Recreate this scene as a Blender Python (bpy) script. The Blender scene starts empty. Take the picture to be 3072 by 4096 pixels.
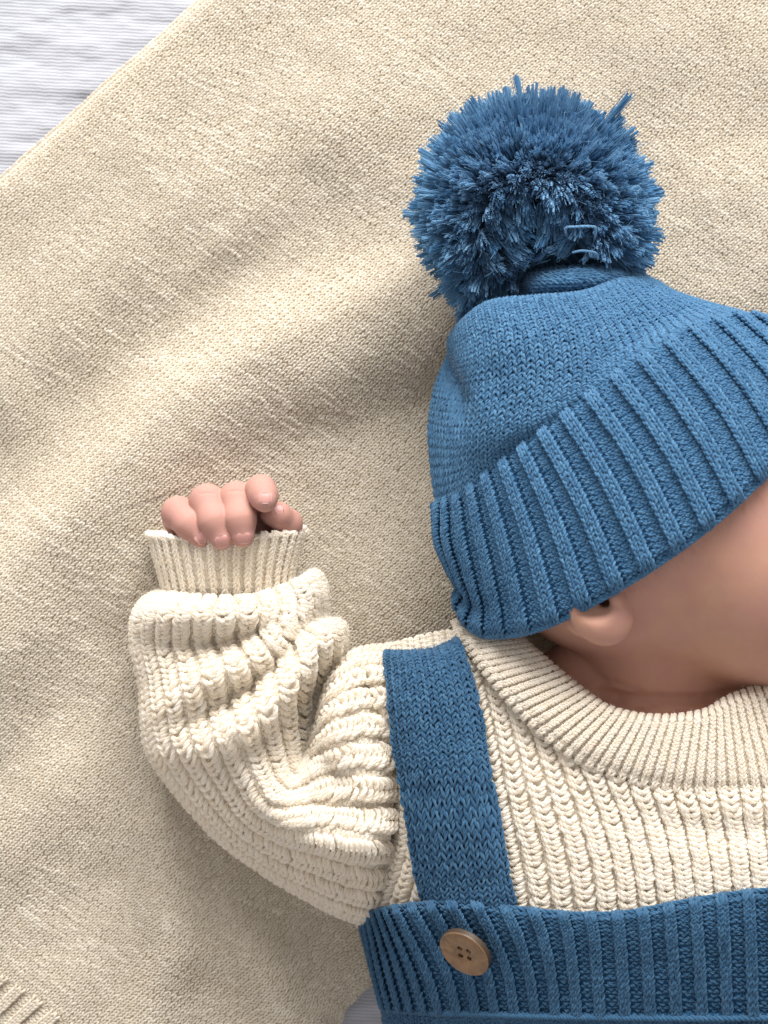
import bpy, bmesh, math
import numpy as np
from mathutils import Vector

# ------------------------------------------------------------------ camera, light, exposure
sc = bpy.context.scene
COL = sc.collection
CM = 0.01                       # everything below is worked out in centimetres
CAMZ = 60.0                     # lens height over the bed, cm
PX = 27.0 / 3072                # cm per photo pixel on the bed
cam_d = bpy.data.cameras.new('camera')
cam = bpy.data.objects.new('camera', cam_d)
COL.objects.link(cam)
cam.location = (0, 0, CAMZ * CM)
cam_d.sensor_fit = 'HORIZONTAL'
cam_d.sensor_width = 36.0
cam_d.lens = 36.0 * CAMZ / 27.0 * 1.0
cam_d.clip_start = 0.01
cam_d.clip_end = 50
cam_d.dof.use_dof = True
cam_d.dof.focus_distance = (CAMZ - 6.0) * CM
cam_d.dof.aperture_fstop = 20.0
sc.camera = cam
sc.render.resolution_x, sc.render.resolution_y = 768, 1024

world = bpy.data.worlds.new('World')
sc.world = world
world.use_nodes = True
bg = world.node_tree.nodes['Background']
bg.inputs[0].default_value = (1.0, 0.97, 0.97, 1)
bg.inputs[1].default_value = 0.55

def area(name, loc, target, sx, sy, power, col):
    l = bpy.data.lights.new(name, 'AREA')
    l.shape = 'RECTANGLE'
    l.size, l.size_y, l.energy, l.color = sx, sy, power, col
    o = bpy.data.objects.new(name, l)
    COL.objects.link(o)
    o.location = loc
    o.rotation_euler = (Vector(target) - Vector(loc)).to_track_quat('-Z', 'Y').to_euler()
    return o
area('window_light', (0.10, 1.62, 0.86), (0.0, 0.0, 0.03), 1.5, 0.9, 80.0, (1.0, 0.985, 0.965))

vs = sc.view_settings
vs.view_transform = 'Standard'
vs.look = 'None'
vs.exposure = 0.12
vs.gamma = 1.0
sc.render.engine = 'CYCLES'
cy = sc.cycles
cy.max_bounces = 8
cy.diffuse_bounces = 5
cy.use_denoising = True
try:
    sc.cycles_curves.shape = 'THICK'
except Exception:
    pass

# ------------------------------------------------------------------ helpers
rng = np.random.default_rng(7)

def P(px, py, z):
    """photo pixel seen at height z (cm) -> place in cm"""
    px, py, z = np.broadcast_arrays(np.asarray(px, float), np.asarray(py, float), np.asarray(z, float))
    s = PX * (CAMZ - z) / CAMZ
    return np.stack([(px - 1536) * s, (2048 - py) * s, z], -1)

def toP(p):
    s = PX * (CAMZ - p[..., 2]) / CAMZ
    return p[..., 0] / s + 1536, 2048 - p[..., 1] / s

def nrm(v):
    return v / (np.linalg.norm(v, axis=-1, keepdims=True) + 1e-12)

def cr(ctrl, n, axis=0):
    """Catmull-Rom resampling of control rows along an axis to n samples"""
    a = np.moveaxis(np.asarray(ctrl, float), axis, 0)
    m = len(a)
    t = np.linspace(0, m - 1, n)
    i = np.clip(t.astype(int), 0, m - 2)
    f = (t - i).reshape((-1,) + (1,) * (a.ndim - 1))
    e = np.concatenate([2 * a[:1] - a[1:2], a, 2 * a[-1:] - a[-2:-1]])
    p0, p1, p2, p3 = e[i], e[i + 1], e[i + 2], e[i + 3]
    r = 0.5 * (2 * p1 + (p2 - p0) * f + (2 * p0 - 5 * p1 + 4 * p2 - p3) * f ** 2 + (3 * p1 - p0 - 3 * p2 + p3) * f ** 3)
    return np.moveaxis(r, 0, axis)

def interp(t, ks, vs_):
    """smooth 1-D interpolation of knots"""
    ks = np.asarray(ks, float); vs_ = np.asarray(vs_, float)
    t = np.clip(np.asarray(t, float), ks[0], ks[-1])
    i = np.clip(np.searchsorted(ks, t, 'right') - 1, 0, len(ks) - 2)
    d = np.gradient(vs_, ks, axis=0)
    h = ks[i + 1] - ks[i]
    f = (t - ks[i]) / h
    if vs_.ndim > 1:
        f = f[..., None]; h = h[..., None]
    h00 = 2 * f ** 3 - 3 * f ** 2 + 1; h10 = f ** 3 - 2 * f ** 2 + f
    h01 = -2 * f ** 3 + 3 * f ** 2; h11 = f ** 3 - f ** 2
    return h00 * vs_[i] + h10 * h * d[i] + h01 * vs_[i + 1] + h11 * h * d[i + 1]

class Noise:
    def __init__(self, seed, n=64):
        self.t = np.random.default_rng(seed).uniform(-1, 1, (n, n)); self.n = n
    def __call__(self, x, y):
        xi = np.floor(x).astype(int); yi = np.floor(y).astype(int)
        fx = x - xi; fy = y - yi
        fx = fx * fx * (3 - 2 * fx); fy = fy * fy * (3 - 2 * fy)
        n, t = self.n, self.t
        a, b = t[xi % n, yi % n], t[(xi + 1) % n, yi % n]
        c, d = t[xi % n, (yi + 1) % n], t[(xi + 1) % n, (yi + 1) % n]
        return (a * (1 - fx) + b * fx) * (1 - fy) + (c * (1 - fx) + d * fx) * fy
N1, N2, N3 = Noise(1), Noise(2), Noise(3)

def ridge(px, py, poly, w1, w2, amp):
    """height of a fold that follows a line; w1 / w2 its widths on the line's left / right; amp per vertex"""
    poly = np.asarray(poly, float)
    amp = np.broadcast_to(np.asarray(amp, float), (len(poly),))
    best = np.full(np.shape(px), 1e9); side = np.zeros(np.shape(px)); am = np.zeros(np.shape(px))
    for k in range(len(poly) - 1):
        a, b = poly[k], poly[k + 1]
        d = b - a
        t = np.clip(((px - a[0]) * d[0] + (py - a[1]) * d[1]) / (d @ d), 0, 1)
        ex, ey = px - a[0] - t * d[0], py - a[1] - t * d[1]
        q = np.hypot(ex, ey)
        u = q < best
        best = np.where(u, q, best)
        side = np.where(u, np.sign(d[0] * ey - d[1] * ex), side)
        am = np.where(u, amp[k] * (1 - t) + amp[k + 1] * t, am)
    w = np.where(side < 0, w1, w2)
    return am * np.exp(-(best / w) ** 2)

# ------------------------------------------------------------------ materials
def mat(name):
    m = bpy.data.materials.new(name)
    m.use_nodes = True
    nt = m.node_tree
    return m, nt, nt.nodes['Principled BSDF']

def yarn_mat(name, c0, c1, rough=0.85, sheen=0.25, fine=0.12, trans=0.25, spec=0.12):
    """fibre colour from c0 to c1 by the 'tint' of each strand, with a little fibre grain"""
    m, nt, b = mat(name)
    N, L = nt.nodes, nt.links
    at = N.new('ShaderNodeAttribute'); at.attribute_name = 'tint'
    geo = N.new('ShaderNodeNewGeometry')
    ns = N.new('ShaderNodeTexNoise'); ns.inputs['Scale'].default_value = 1400; ns.inputs['Detail'].default_value = 2
    L.new(geo.outputs['Position'], ns.inputs['Vector'])
    ma = N.new('ShaderNodeMath'); ma.operation = 'MULTIPLY_ADD'; ma.use_clamp = True
    ma.inputs[1].default_value = fine * 4
    sb = N.new('ShaderNodeMath'); sb.operation = 'SUBTRACT'; sb.inputs[1].default_value = 0.5
    L.new(ns.outputs['Fac'], sb.inputs[0]); L.new(sb.outputs[0], ma.inputs[0]); L.new(at.outputs['Fac'], ma.inputs[2])
    mx = N.new('ShaderNodeMix'); mx.data_type = 'RGBA'
    mx.inputs['A'].default_value = (*c0, 1); mx.inputs['B'].default_value = (*c1, 1)
    L.new(ma.outputs[0], mx.inputs['Factor'])
    L.new(mx.outputs['Result'], b.inputs['Base Color'])
    tl = N.new('ShaderNodeBsdfTranslucent'); L.new(mx.outputs['Result'], tl.inputs['Color'])
    ms = N.new('ShaderNodeMixShader'); ms.inputs[0].default_value = trans
    L.new(b.outputs[0], ms.inputs[1]); L.new(tl.outputs[0], ms.inputs[2])
    L.new(ms.outputs[0], N['Material Output'].inputs['Surface'])
    b.inputs['Roughness'].default_value = rough
    b.inputs['Specular IOR Level'].default_value = spec
    b.inputs['Sheen Weight'].default_value = sheen
    b.inputs['Sheen Roughness'].default_value = 0.5
    return m

def cloth_mat(name, c):
    m, nt, b = mat(name)
    N, L = nt.nodes, nt.links
    geo = N.new('ShaderNodeNewGeometry')
    ns = N.new('ShaderNodeTexNoise'); ns.inputs['Scale'].default_value = 900; ns.inputs['Detail'].default_value = 3
    L.new(geo.outputs['Position'], ns.inputs['Vector'])
    mx = N.new('ShaderNodeMix'); mx.data_type = 'RGBA'
    mx.inputs['A'].default_value = (*[x * 0.85 for x in c], 1); mx.inputs['B'].default_value = (*c, 1)
    L.new(ns.outputs['Fac'], mx.inputs['Factor']); L.new(mx.outputs['Result'], b.inputs['Base Color'])
    bu = N.new('ShaderNodeBump'); bu.inputs['Strength'].default_value = 0.5; bu.inputs['Distance'].default_value = 0.0006
    L.new(ns.outputs['Fac'], bu.inputs['Height']); L.new(bu.outputs[0], b.inputs['Normal'])
    b.inputs['Roughness'].default_value = 0.95
    b.inputs['Specular IOR Level'].default_value = 0.1
    return m

BEIGE0, BEIGE1 = (0.575, 0.495, 0.38), (0.785, 0.725, 0.62)
CREAM0, CREAM1 = (0.965, 0.88, 0.745), (0.99, 0.95, 0.88)
BLUE0, BLUE1 = (0.034, 0.124, 0.255), (0.110, 0.268, 0.445)
NAVY0, NAVY1 = (0.020, 0.080, 0.172), (0.064, 0.172, 0.295)
POM0, POM1 = (0.06, 0.185, 0.35), (0.22, 0.42, 0.62)
M = {
    'tan': yarn_mat('tan_thread', (0.20, 0.12, 0.06), (0.45, 0.32, 0.20)),
    'beige': yarn_mat('beige_slub_yarn', BEIGE0, BEIGE1), 'beige_b': cloth_mat('beige_backing', BEIGE0),
    'cream': yarn_mat('cream_wool_yarn', CREAM0, CREAM1, trans=0.5), 'cream_b': cloth_mat('cream_backing', CREAM1),
    'blue': yarn_mat('blue_cotton_yarn', BLUE0, BLUE1), 'blue_b': cloth_mat('blue_backing', BLUE0),
    'navy': yarn_mat('deep_blue_yarn', NAVY0, NAVY1), 'navy_b': cloth_mat('deep_blue_backing', NAVY0),
    'pom': yarn_mat('pompom_yarn', POM0, POM1, rough=1.0, sheen=0.15, spec=0.0), 'pom_b': cloth_mat('pompom_backing', POM0),
}

# ------------------------------------------------------------------ object makers
def tag(o, label=None, cat=None, kind=None, group=None):
    if label: o['label'] = label
    if cat: o['category'] = cat
    if kind: o['kind'] = kind
    if group: o['group'] = group
    return o

def link(name, data, parent=None, m=None):
    o = bpy.data.objects.new(name, data)
    COL.objects.link(o)
    if m is not None: data.materials.append(m)
    if parent is not None: o.parent = parent
    return o

def empty(name, label, cat):
    return tag(link(name, None), label, cat)

def mesh_np(name, v, f, parent, m, smooth=True):
    me = bpy.data.meshes.new(name)
    v = np.asarray(v, np.float32) * CM
    f = np.asarray(f, np.int32)
    k = f.shape[1]
    me.vertices.add(len(v)); me.vertices.foreach_set('co', v.ravel())
    me.loops.add(f.size); me.loops.foreach_set('vertex_index', f.ravel())
    me.polygons.add(len(f))
    me.polygons.foreach_set('loop_start', np.arange(0, f.size, k, dtype=np.int32))
    me.polygons.foreach_set('use_smooth', np.full(len(f), smooth, bool))
    me.update(calc_edges=True); me.validate()
    return link(name, me, parent, m)

def shell(name, g, n, parent, m, t_out=0.0, t_in=0.15):
    """closed sheet of cloth: a grid of points g with normals n, pushed out / in by a thickness"""
    a, b = g.shape[:2]
    top = (g + n * t_out).reshape(-1, 3); bot = (g - n * t_in).reshape(-1, 3)
    i = np.arange(a * b).reshape(a, b)
    q = np.stack([i[:-1, :-1], i[1:, :-1], i[1:, 1:], i[:-1, 1:]], -1).reshape(-1, 4)
    k = a * b
    rim = np.concatenate([i[:, 0], i[-1, 1:], i[::-1, -1][1:], i[0, ::-1][1:-1]])
    r2 = np.roll(rim, -1)
    side = np.stack([rim, r2, r2 + k, rim + k], -1)
    return mesh_np(name, np.concatenate([top, bot]), np.concatenate([q, q[:, ::-1] + k, side]), parent, m)

def curves(name, pts, rad, tint, parent, m, kind=None):
    """pts (n,K,3) cm, rad (n,K) cm, tint (n)"""
    n, K = pts.shape[:2]
    c = bpy.data.hair_curves.new(name)
    c.add_curves([K] * n)
    c.attributes['position'].data.foreach_set('vector', (pts * CM).astype(np.float32).ravel())
    r = c.attributes.new('radius', 'FLOAT', 'POINT')
    r.data.foreach_set('value', (rad * CM).astype(np.float32).ravel())
    t = c.attributes.new('tint', 'FLOAT', 'CURVE')
    t.data.foreach_set('value', np.clip(tint, 0, 1).astype(np.float32).ravel())
    o = link(name, c, parent, m)
    if kind: o['kind'] = kind
    return o

def arc(g, ax):
    """respace a grid evenly by length along one axis; returns it and its mean length"""
    a = np.moveaxis(g, ax, 0)
    l = np.linalg.norm(np.diff(a, axis=0), axis=-1).mean(1)
    c = np.concatenate([[0], np.cumsum(l)])
    x = np.interp(np.linspace(0, c[-1], len(a)), c, np.arange(len(a)))
    i = np.clip(x.astype(int), 0, len(a) - 2); f = (x - i)[:, None, None]
    return np.moveaxis(a[i] * (1 - f) + a[i + 1] * f, 0, ax), c[-1]

class Patch:
    """a curved sheet given as a fine grid of points; u runs along axis 0, v along axis 1"""
    def __init__(self, g, ctr=None):
        self.g = g
        gu = np.gradient(g, axis=0); gv = np.gradient(g, axis=1)
        n = nrm(np.cross(gu, gv))
        if ctr is None and n[..., 2].mean() < 0: n = -n
        self.n = n if ctr is None or ((g - ctr) * n).sum(-1).mean() > 0 else -n
    @classmethod
    def net(cls, net, nu=160, nv=160):
        """net[v][u] = (photo x, photo y, height)"""
        a = np.asarray(net, float)
        a = cr(cr(a, nv, 0), nu, 1)
        return cls(np.swapaxes(P(a[..., 0], a[..., 1], a[..., 2]), 0, 1))
    def ev(self, u, v):
        a, b = self.g.shape[:2]
        x = np.clip(u, 0, 1) * (a - 1); y = np.clip(v, 0, 1) * (b - 1)
        i = np.clip(x.astype(int), 0, a - 2); j = np.clip(y.astype(int), 0, b - 2)
        fx = (x - i)[..., None]; fy = (y - j)[..., None]
        def bl(t):
            return (t[i, j] * (1 - fx) + t[i + 1, j] * fx) * (1 - fy) + (t[i, j + 1] * (1 - fx) + t[i + 1, j + 1] * fx) * fy
        return bl(self.g), nrm(bl(self.n))
    def base(self, name, parent, m, su=2, sv=2, t_out=0.0, t_in=0.15):
        return shell(name, self.g[::su, ::sv], self.n[::su, ::sv], parent, m, t_out, t_in)

# stitch shapes: (across, along, up) in units of wale width, course height, wale width
KNIT = np.array([(0.03, -0.22, -0.16), (0.09, 0.06, 0.04), (0.20, 0.42, 0.15), (0.31, 0.82, 0.13), (0.40, 1.16, -0.04), (0.43, 1.34, -0.2)])
CHUNK = np.array([(0.0, -0.06, 0.08), (0.13, -0.03, 0.16), (0.27, 0.15, 0.19), (0.38, 0.42, 0.13), (0.45, 0.70, 0.0), (0.47, 0.90, -0.18)])
PURL_A = np.array([(-0.50, 0.10, -0.18), (-0.30, 0.24, 0.02), (-0.1, 0.36, 0.12), (0.10, 0.36, 0.12), (0.30, 0.24, 0.02), (0.50, 0.10, -0.18)])
PURL_B = np.array([(0.0, 0.98, -0.18), (0.2, 0.84, 0.02), (0.40, 0.72, 0.1), (0.60, 0.72, 0.1), (0.80, 0.84, 0.02), (1.0, 0.98, -0.18)])

def plied(ctr, nor, r, plies, twist, tint, K, taper=0.75):
    """twisted strands round the centre lines ctr (n,k,3)"""
    n = len(ctr)
    c = cr(ctr, K, 1); nn = nrm(cr(nor, K, 1))
    s = np.linspace(-1, 1, K)
    prof = 1 - (1 - taper) * np.abs(s) ** 3
    rr = r if np.ndim(r) else np.full(n, r)
    if plies == 1:
        return c, rr[:, None] * prof, tint
    T = nrm(np.gradient(c, axis=1)); B = nrm(np.cross(T, nn)); nn = np.cross(B, T)
    ph0 = rng.uniform(0, 2 * math.pi, n)
    out, ra, ti = [], [], []
    k = 0.52 if plies == 2 else 0.56
    rs = 0.62 if plies == 2 else 0.56
    for q in range(plies):
        ph = ph0[:, None] + q * 2 * math.pi / plies + twist * s * math.pi
        o = (np.cos(ph)[..., None] * nn + np.sin(ph)[..., None] * B) * (rr[:, None] * prof * k)[..., None]
        out.append(c + o); ra.append(rr[:, None] * prof * rs); ti.append(tint + rng.normal(0, 0.08, n))
    return np.concatenate(out), np.concatenate(ra), np.concatenate(ti)

def knit(patch, types, widths, ups, nv, wcm, r, plies=1, twist=1.2, K=6, flip=False, chunk=False, jit=0.05,
         vlo=0.0, vhi=1.0, tint0=0.5, ttint=0.16, lift=0.0, keep=None, warp=None, slub=None, vtaper=None):
    """all stitches of a sheet. types: 'k'/'p' per wale, widths relative, ups = height of each wale in cm.
    returns list of (wale index, pts, rad, tint)"""
    w = np.asarray(widths, float); ub = np.concatenate([[0], np.cumsum(w)]) / w.sum()
    nw = len(types)
    out = []
    dv = (vhi - vlo) / nv
    rad, tin, pts, wid = [], [], [], []
    W, J = np.meshgrid(np.arange(nw), np.arange(nv), indexing='ij')
    W = W.ravel(); J = J.ravel()
    isk = np.array([t == 'k' for t in types])[W]
    uc = (ub[W] + ub[W + 1]) / 2; du = ub[W + 1] - ub[W]
    rowj = rng.normal(0, 0.045, nv)[J]
    v0 = vlo + (J + rowj) * dv
    up = np.asarray(ups, float)[W]
    tmpl = CHUNK if chunk else KNIT
    def put(sel, T, mirror, rs):
        m = sel.sum()
        if m == 0: return
        a, b, c = T.T
        a = a * mirror
        if flip: b = 1 - b
        ja = rng.normal(0, jit, (m, 1)); jb = rng.normal(0, jit, (m, 1)); js = 1 + rng.normal(0, jit, (m, 1))
        u = uc[sel][:, None] + du[sel][:, None] * (a[None] * js + ja * 0.5)
        v = v0[sel][:, None] + dv * (b[None] * js + jb)
        sl = slub(W[sel], J[sel]) if slub else np.zeros(m)
        wl = wcm * (du[sel][:, None] * nw) ** 0.5
        if warp: u, v = warp(u, v)
        p, n = patch.ev(u, v)
        hu = up[sel][:, None] * (np.clip(np.minimum(np.abs(v - vtaper[0]) / vtaper[1], (np.abs(v - vtaper[2]) + 0.03) / vtaper[1]), 0, 1) if vtaper else 1)
        h = hu + lift + c[None] * wl * (1 + 0.25 * sl[:, None])
        ctr = p + n * h[..., None]
        if keep is not None:
            k = keep(ctr[:, 2]); ctr = ctr[k]; n = n[k]; sl = sl[k]
            ids = np.where(sel)[0][k]
        else:
            ids = np.where(sel)[0]
        if len(ctr) == 0: return
        rr = r * rs * (1 + rng.normal(0, 0.06, len(ctr))) * (1 + 0.34 * sl)
        ti = tint0 + rng.normal(0, ttint, len(ctr)) + 0.29 * sl
        c2, r2, t2 = plied(ctr, n, rr, plies, twist, ti, K)
        pts.append(c2); rad.append(r2); tin.append(t2); wid.append(np.tile(W[ids], len(c2) // len(ctr)))
    put(isk, tmpl, 1, 1.0); put(isk, tmpl, -1, 1.0)
    put(~isk, PURL_A, 1, 0.9); put(~isk, PURL_B, 1, 0.9)
    return np.concatenate(pts), np.concatenate(rad), np.concatenate(tin), np.concatenate(wid)

def emit(name, res, parent, m, groups=None, kind='stuff'):
    """one object, or one object per rib when groups maps wale -> rib number"""
    pts, rad, tin, wid = res
    if groups is None:
        return curves(name, pts, rad, tin, parent, m, kind)
    g = np.asarray(groups)[wid]
    for k in np.unique(g):
        s = g == k
        curves(name, pts[s], rad[s], tin[s], parent, m)

def fuzz(res, n, name, parent, m, length=0.22, rad=0.0032):
    """loose fibres standing off the strands of a knitted sheet"""
    pts, ra, ti, _ = res
    a = rng.integers(0, len(pts), n); b = rng.integers(1, pts.shape[1] - 1, n)
    p = pts[a, b]
    d = nrm(rng.normal(0, 1, (n, 3)) + np.array([0, 0, 0.5]))
    p = p + d * ra[a, b][:, None] * 0.7
    tg = nrm(pts[a, b + 1] - pts[a, b])
    d1 = nrm(d * 0.6 + tg * rng.choice([-1, 1], (n, 1)) * 0.8); d2 = nrm(d1 + rng.normal(0, 0.6, (n, 3)))
    l = length * rng.uniform(0.4, 1.4, (n, 1))
    q = np.stack([p, p + d1 * l * 0.5, p + d1 * l * 0.5 + d2 * l * 0.5], 1)
    return curves(name, q, np.full((n, 3), rad) * np.array([1, 1, 0.6]), np.full(n, 0.75), parent, m, 'stuff')

# ------------------------------------------------------------------ bed sheet
sheet_m, nt, b = mat('white_muslin')
N, L = nt.nodes, nt.links
geo = N.new('ShaderNodeNewGeometry'); mp = N.new('ShaderNodeMapping')
L.new(geo.outputs['Position'], mp.inputs['Vector']); mp.inputs['Rotation'].default_value[2] = math.radians(3)
wv = N.new('ShaderNodeTexWave'); wv.bands_direction = 'Y'; wv.inputs['Scale'].default_value = 260
wv.inputs['Distortion'].default_value = 2.0; wv.inputs['Detail'].default_value = 2; wv.inputs['Detail Scale'].default_value = 1.5
wx = N.new('ShaderNodeTexWave'); wx.bands_direction = 'X'; wx.inputs['Scale'].default_value = 420
wx.inputs['Distortion'].default_value = 3.0
L.new(mp.outputs[0], wv.inputs['Vector']); L.new(mp.outputs[0], wx.inputs['Vector'])
ad = N.new('ShaderNodeMath'); ad.operation = 'MULTIPLY_ADD'; ad.inputs[1].default_value = 0.45
L.new(wx.outputs['Fac'], ad.inputs[0]); L.new(wv.outputs['Fac'], ad.inputs[2])
bu = N.new('ShaderNodeBump'); bu.inputs['Strength'].default_value = 0.35; bu.inputs['Distance'].default_value = 0.0003
L.new(ad.outputs[0], bu.inputs['Height']); L.new(bu.outputs[0], b.inputs['Normal'])
b.inputs['Base Color'].default_value = (0.435, 0.442, 0.48, 1); b.inputs['Roughness'].default_value = 0.9
b.inputs['Specular IOR Level'].default_value = 0.15

def sheet_z(x, y):
    y2 = y + 0.10 * N1(x * 0.35, y * 0.3) + 0.05 * x * 0.25
    k = N2(x * 0.22 + 7, y2 * 1.25) * 0.030 + N3(x * 0.55, y2 * 2.6 + 3) * 0.032 + N1(x * 1.4 + 4, y2 * 3.0) * 0.022 + N2(x * 3.0, y2 * 5) * 0.016
    k = np.where(k < -0.02, k * 1.25, k)
    pin = np.exp(-((x + 12.4 - 0.05 * y) / 0.12) ** 2) * 0.05
    return -1.25 + k - pin
gx = np.linspace(-21, 21, 240); gy = np.linspace(-25, 25, 700)
X, Y = np.meshgrid(gx, gy, indexing='ij')
g = np.stack([X, Y, sheet_z(X, Y)], -1)
sh = Patch(g).base('bed_sheet', None, sheet_m, 1, 1, 0, 0.4)
tag(sh, 'white crinkled muslin bed sheet under the beige blanket', 'bed sheet')

# ------------------------------------------------------------------ blanket
WD = nrm(np.array([0.742, -0.670]))            # direction of the wales in photo pixels
CD = np.array([0.670, 0.742])
A0, A1, B0, B1 = -3560.0, 2400.0, 512.0, 3945.0
SKEW = 0.28
def blanket_z(px, py):
    z = np.zeros(np.shape(px))
    z += ridge(px, py, [(-300, 2700), (100, 2290), (480, 1910), (760, 1620), (1150, 1390), (1560, 1200), (2000, 1000)], 170, 420, [1.3, 1.5, 1.6, 1.65, 1.4, 1.0, 0.4])
    z -= ridge(px, py, [(900, 1900), (1300, 1760), (1700, 1650), (1900, 1600)], 190, 330, [0.1, 0.5, 0.9, 0.9])
    z -= ridge(px, py, [(-200, 2050), (250, 1780), (560, 1420), (900, 1130), (1300, 960)], 200, 150, [0.25, 0.3, 0.45, 0.4, 0.15])
    z += ridge(px, py, [(-300, 1500), (200, 1250), (700, 900), (1150, 560), (1500, 200)], 280, 300, [0.1, 0.35, 0.45, 0.4, 0.2])
    z += ridge(px, py, [(560, 1350), (850, 1000), (1180, 740)], 60, 130, [0.03, 0.16, 0.03])
    z += ridge(px, py, [(250, 800), (560, 520), (900, 320)], 120, 160, [0.05, 0.18, 0.05])
    z += ridge(px, py, [(-100, 3500), (250, 3150), (420, 2800)], 170, 240, [0.4, 0.6, 0.15])
    z += ridge(px, py, [(560, 4200), (680, 3800), (660, 3350)], 110, 150, [0.8, 1.0, 0.3])
    z += ridge(px, py, [(1180, 4200), (1080, 3900), (940, 3600)], 110, 130, [0.6, 0.8, 0.3])
    z += ridge(px, py, [(150, 4250), (350, 3900), (520, 3600)], 120, 160, [0.2, 0.22, 0.1])
    z += ridge(px, py, [(1300, 1900), (1650, 1720)], 160, 200, [0.2, 0.15])
    z += 0.11 * N1(px / 260, py / 260) + 0.16 * N2(px / 520 + 3, py / 520) + 0.03 * N3(px / 90, py / 90)
    z = np.where(z < -0.2, -0.2 + 0.55 * np.tanh((z + 0.2) / 0.55), z)
    b = px * CD[0] + py * CD[1]
    edge = np.clip((b - B0) / 110, 0, 1)
    z += 0.05 - (z + 0.95) * 0.8 * (1 - edge) ** 3
    edge2 = np.clip((B1 - b) / 120, 0, 1)
    return z - (z + 0.95) * 0.8 * (1 - edge2) ** 3
nu_, nv_ = 330, 460
bb = np.linspace(B0, B1, nu_); aa = np.linspace(A0, A1, nv_)
Bq, Aq = np.meshgrid(bb, aa, indexing='ij')
def edge_wob(B, A):
    e = np.clip((B - (B1 - 500)) / 500, 0, 1)
    return B + e * (30 * np.sin(A / 95.0) + 25 * N1(A / 60.0, A * 0)) + (1 - np.clip((B - B0) / 300, 0, 1)) * 6 * N2(A / 150.0, A * 0)
Bw = edge_wob(Bq, Aq) + 26 * N3(Aq / 400, Bq / 400)
Aw = Aq + SKEW * (Bq - B0) + 34 * N1(Bq / 330 + 9, Aq / 500)
bx = Aw * WD[0] + Bw * CD[0]; by = Aw * WD[1] + Bw * CD[1]
gp = np.stack([(bx - 1536) * PX, (2048 - by) * PX, blanket_z(bx, by)], -1)
blanket = Patch(gp)
bl = empty('blanket', 'beige slub knit blanket lying in soft folds under the baby', 'blanket')
blanket.base('fabric', bl, M['beige_b'], 2, 2, -0.02, 0.16)
NW = 156; NC = int((A1 - A0) / 16.2)
SL = Noise(11, 256)
RJ = rng.uniform(0, 200, 4000)
def slub(w, j):
    a = SL(w / 2.2 + RJ[j], j * 7.0)
    c = N2(w / 30.0, j / 26.0) * 0.25 + N1(w / 9.0, j / 5.0) * 0.25
    return np.clip((a + c - 0.25) * 1.0, 0, 1)
def inframe(p):
    x, y = toP(p)
    return (x > -750) & (x < 3800) & (y > -750) & (y < 4750)
nb = int(round(NC * 300 / (A1 - A0)))          # courses of the ribbed border
vb = nb / NC
bk = knit(blanket, ['k'] * NW, np.ones(NW), np.zeros(NW), NC - nb, 0.19, 0.035, 1, K=6, jit=0.08,
     vlo=vb, vhi=1, tint0=0.42, ttint=0.13, keep=inframe, slub=slub)
emit('knit_stitches', bk, bl, M['beige'])
fuzz(bk, 26000, 'cotton_fuzz', bl, M['beige'], 0.17)
rt = (['k', 'k', 'p', 'p'] * 60)[:NW]
border = knit(blanket, rt, np.ones(NW), np.where(np.array(rt) == 'k', 0.10, -0.02), nb, 0.19, 0.046, 1, jit=0.06,
     vlo=0, vhi=vb, tint0=0.5, ttint=0.13, keep=inframe)
emit('ribbed_border', border, bl, M['beige'])

# ------------------------------------------------------------------ the baby's body
def ell(c, r, ax=None):
    c = np.asarray(c, float); r = np.asarray(r, float)
    Rm = np.eye(3) if ax is None else np.asarray(ax, float)
    def f(X, Y, Z):
        d = np.stack(np.broadcast_arrays(X - c[0], Y - c[1], Z - c[2]), 0)
        q = np.einsum('ij,j...->i...', Rm, d)
        k0 = np.sqrt(((q / r[:, None, None, None]) ** 2).sum(0)); k1 = np.sqrt(((q / (r ** 2)[:, None, None, None]) ** 2).sum(0))
        return k0 * (k0 - 1) / (k1 + 1e-6)
    return f, c, r.max()
def cap(a, b, ra, rb):
    a = np.asarray(a, float); b = np.asarray(b, float)
    d = b - a; L2 = d @ d
    def f(X, Y, Z):
        t = np.clip(((X - a[0]) * d[0] + (Y - a[1]) * d[1] + (Z - a[2]) * d[2]) / L2, 0, 1)
        return np.sqrt((X - a[0] - t * d[0]) ** 2 + (Y - a[1] - t * d[1]) ** 2 + (Z - a[2] - t * d[2]) ** 2) - (ra + (rb - ra) * t)
    return f, (a + b) / 2, math.sqrt(L2) / 2 + max(ra, rb)

def chain(pts, rs, k):
    """one finger: tapered capsules melted along their length"""
    cs = [cap(pts[i], pts[i + 1], rs[i], rs[i + 1])[0] for i in range(len(pts) - 1)]
    pts = np.asarray(pts)
    def f(X, Y, Z):
        o = cs[0](X, Y, Z)
        for c in cs[1:]:
            d = c(X, Y, Z); h = np.maximum(k - np.abs(o - d), 0) / k
            o = np.minimum(o, d) - h * h * k * 0.25
        return o
    c = (pts.max(0) + pts.min(0)) / 2
    return f, c, np.linalg.norm(pts - c, axis=1).max() + max(rs) + k

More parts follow.
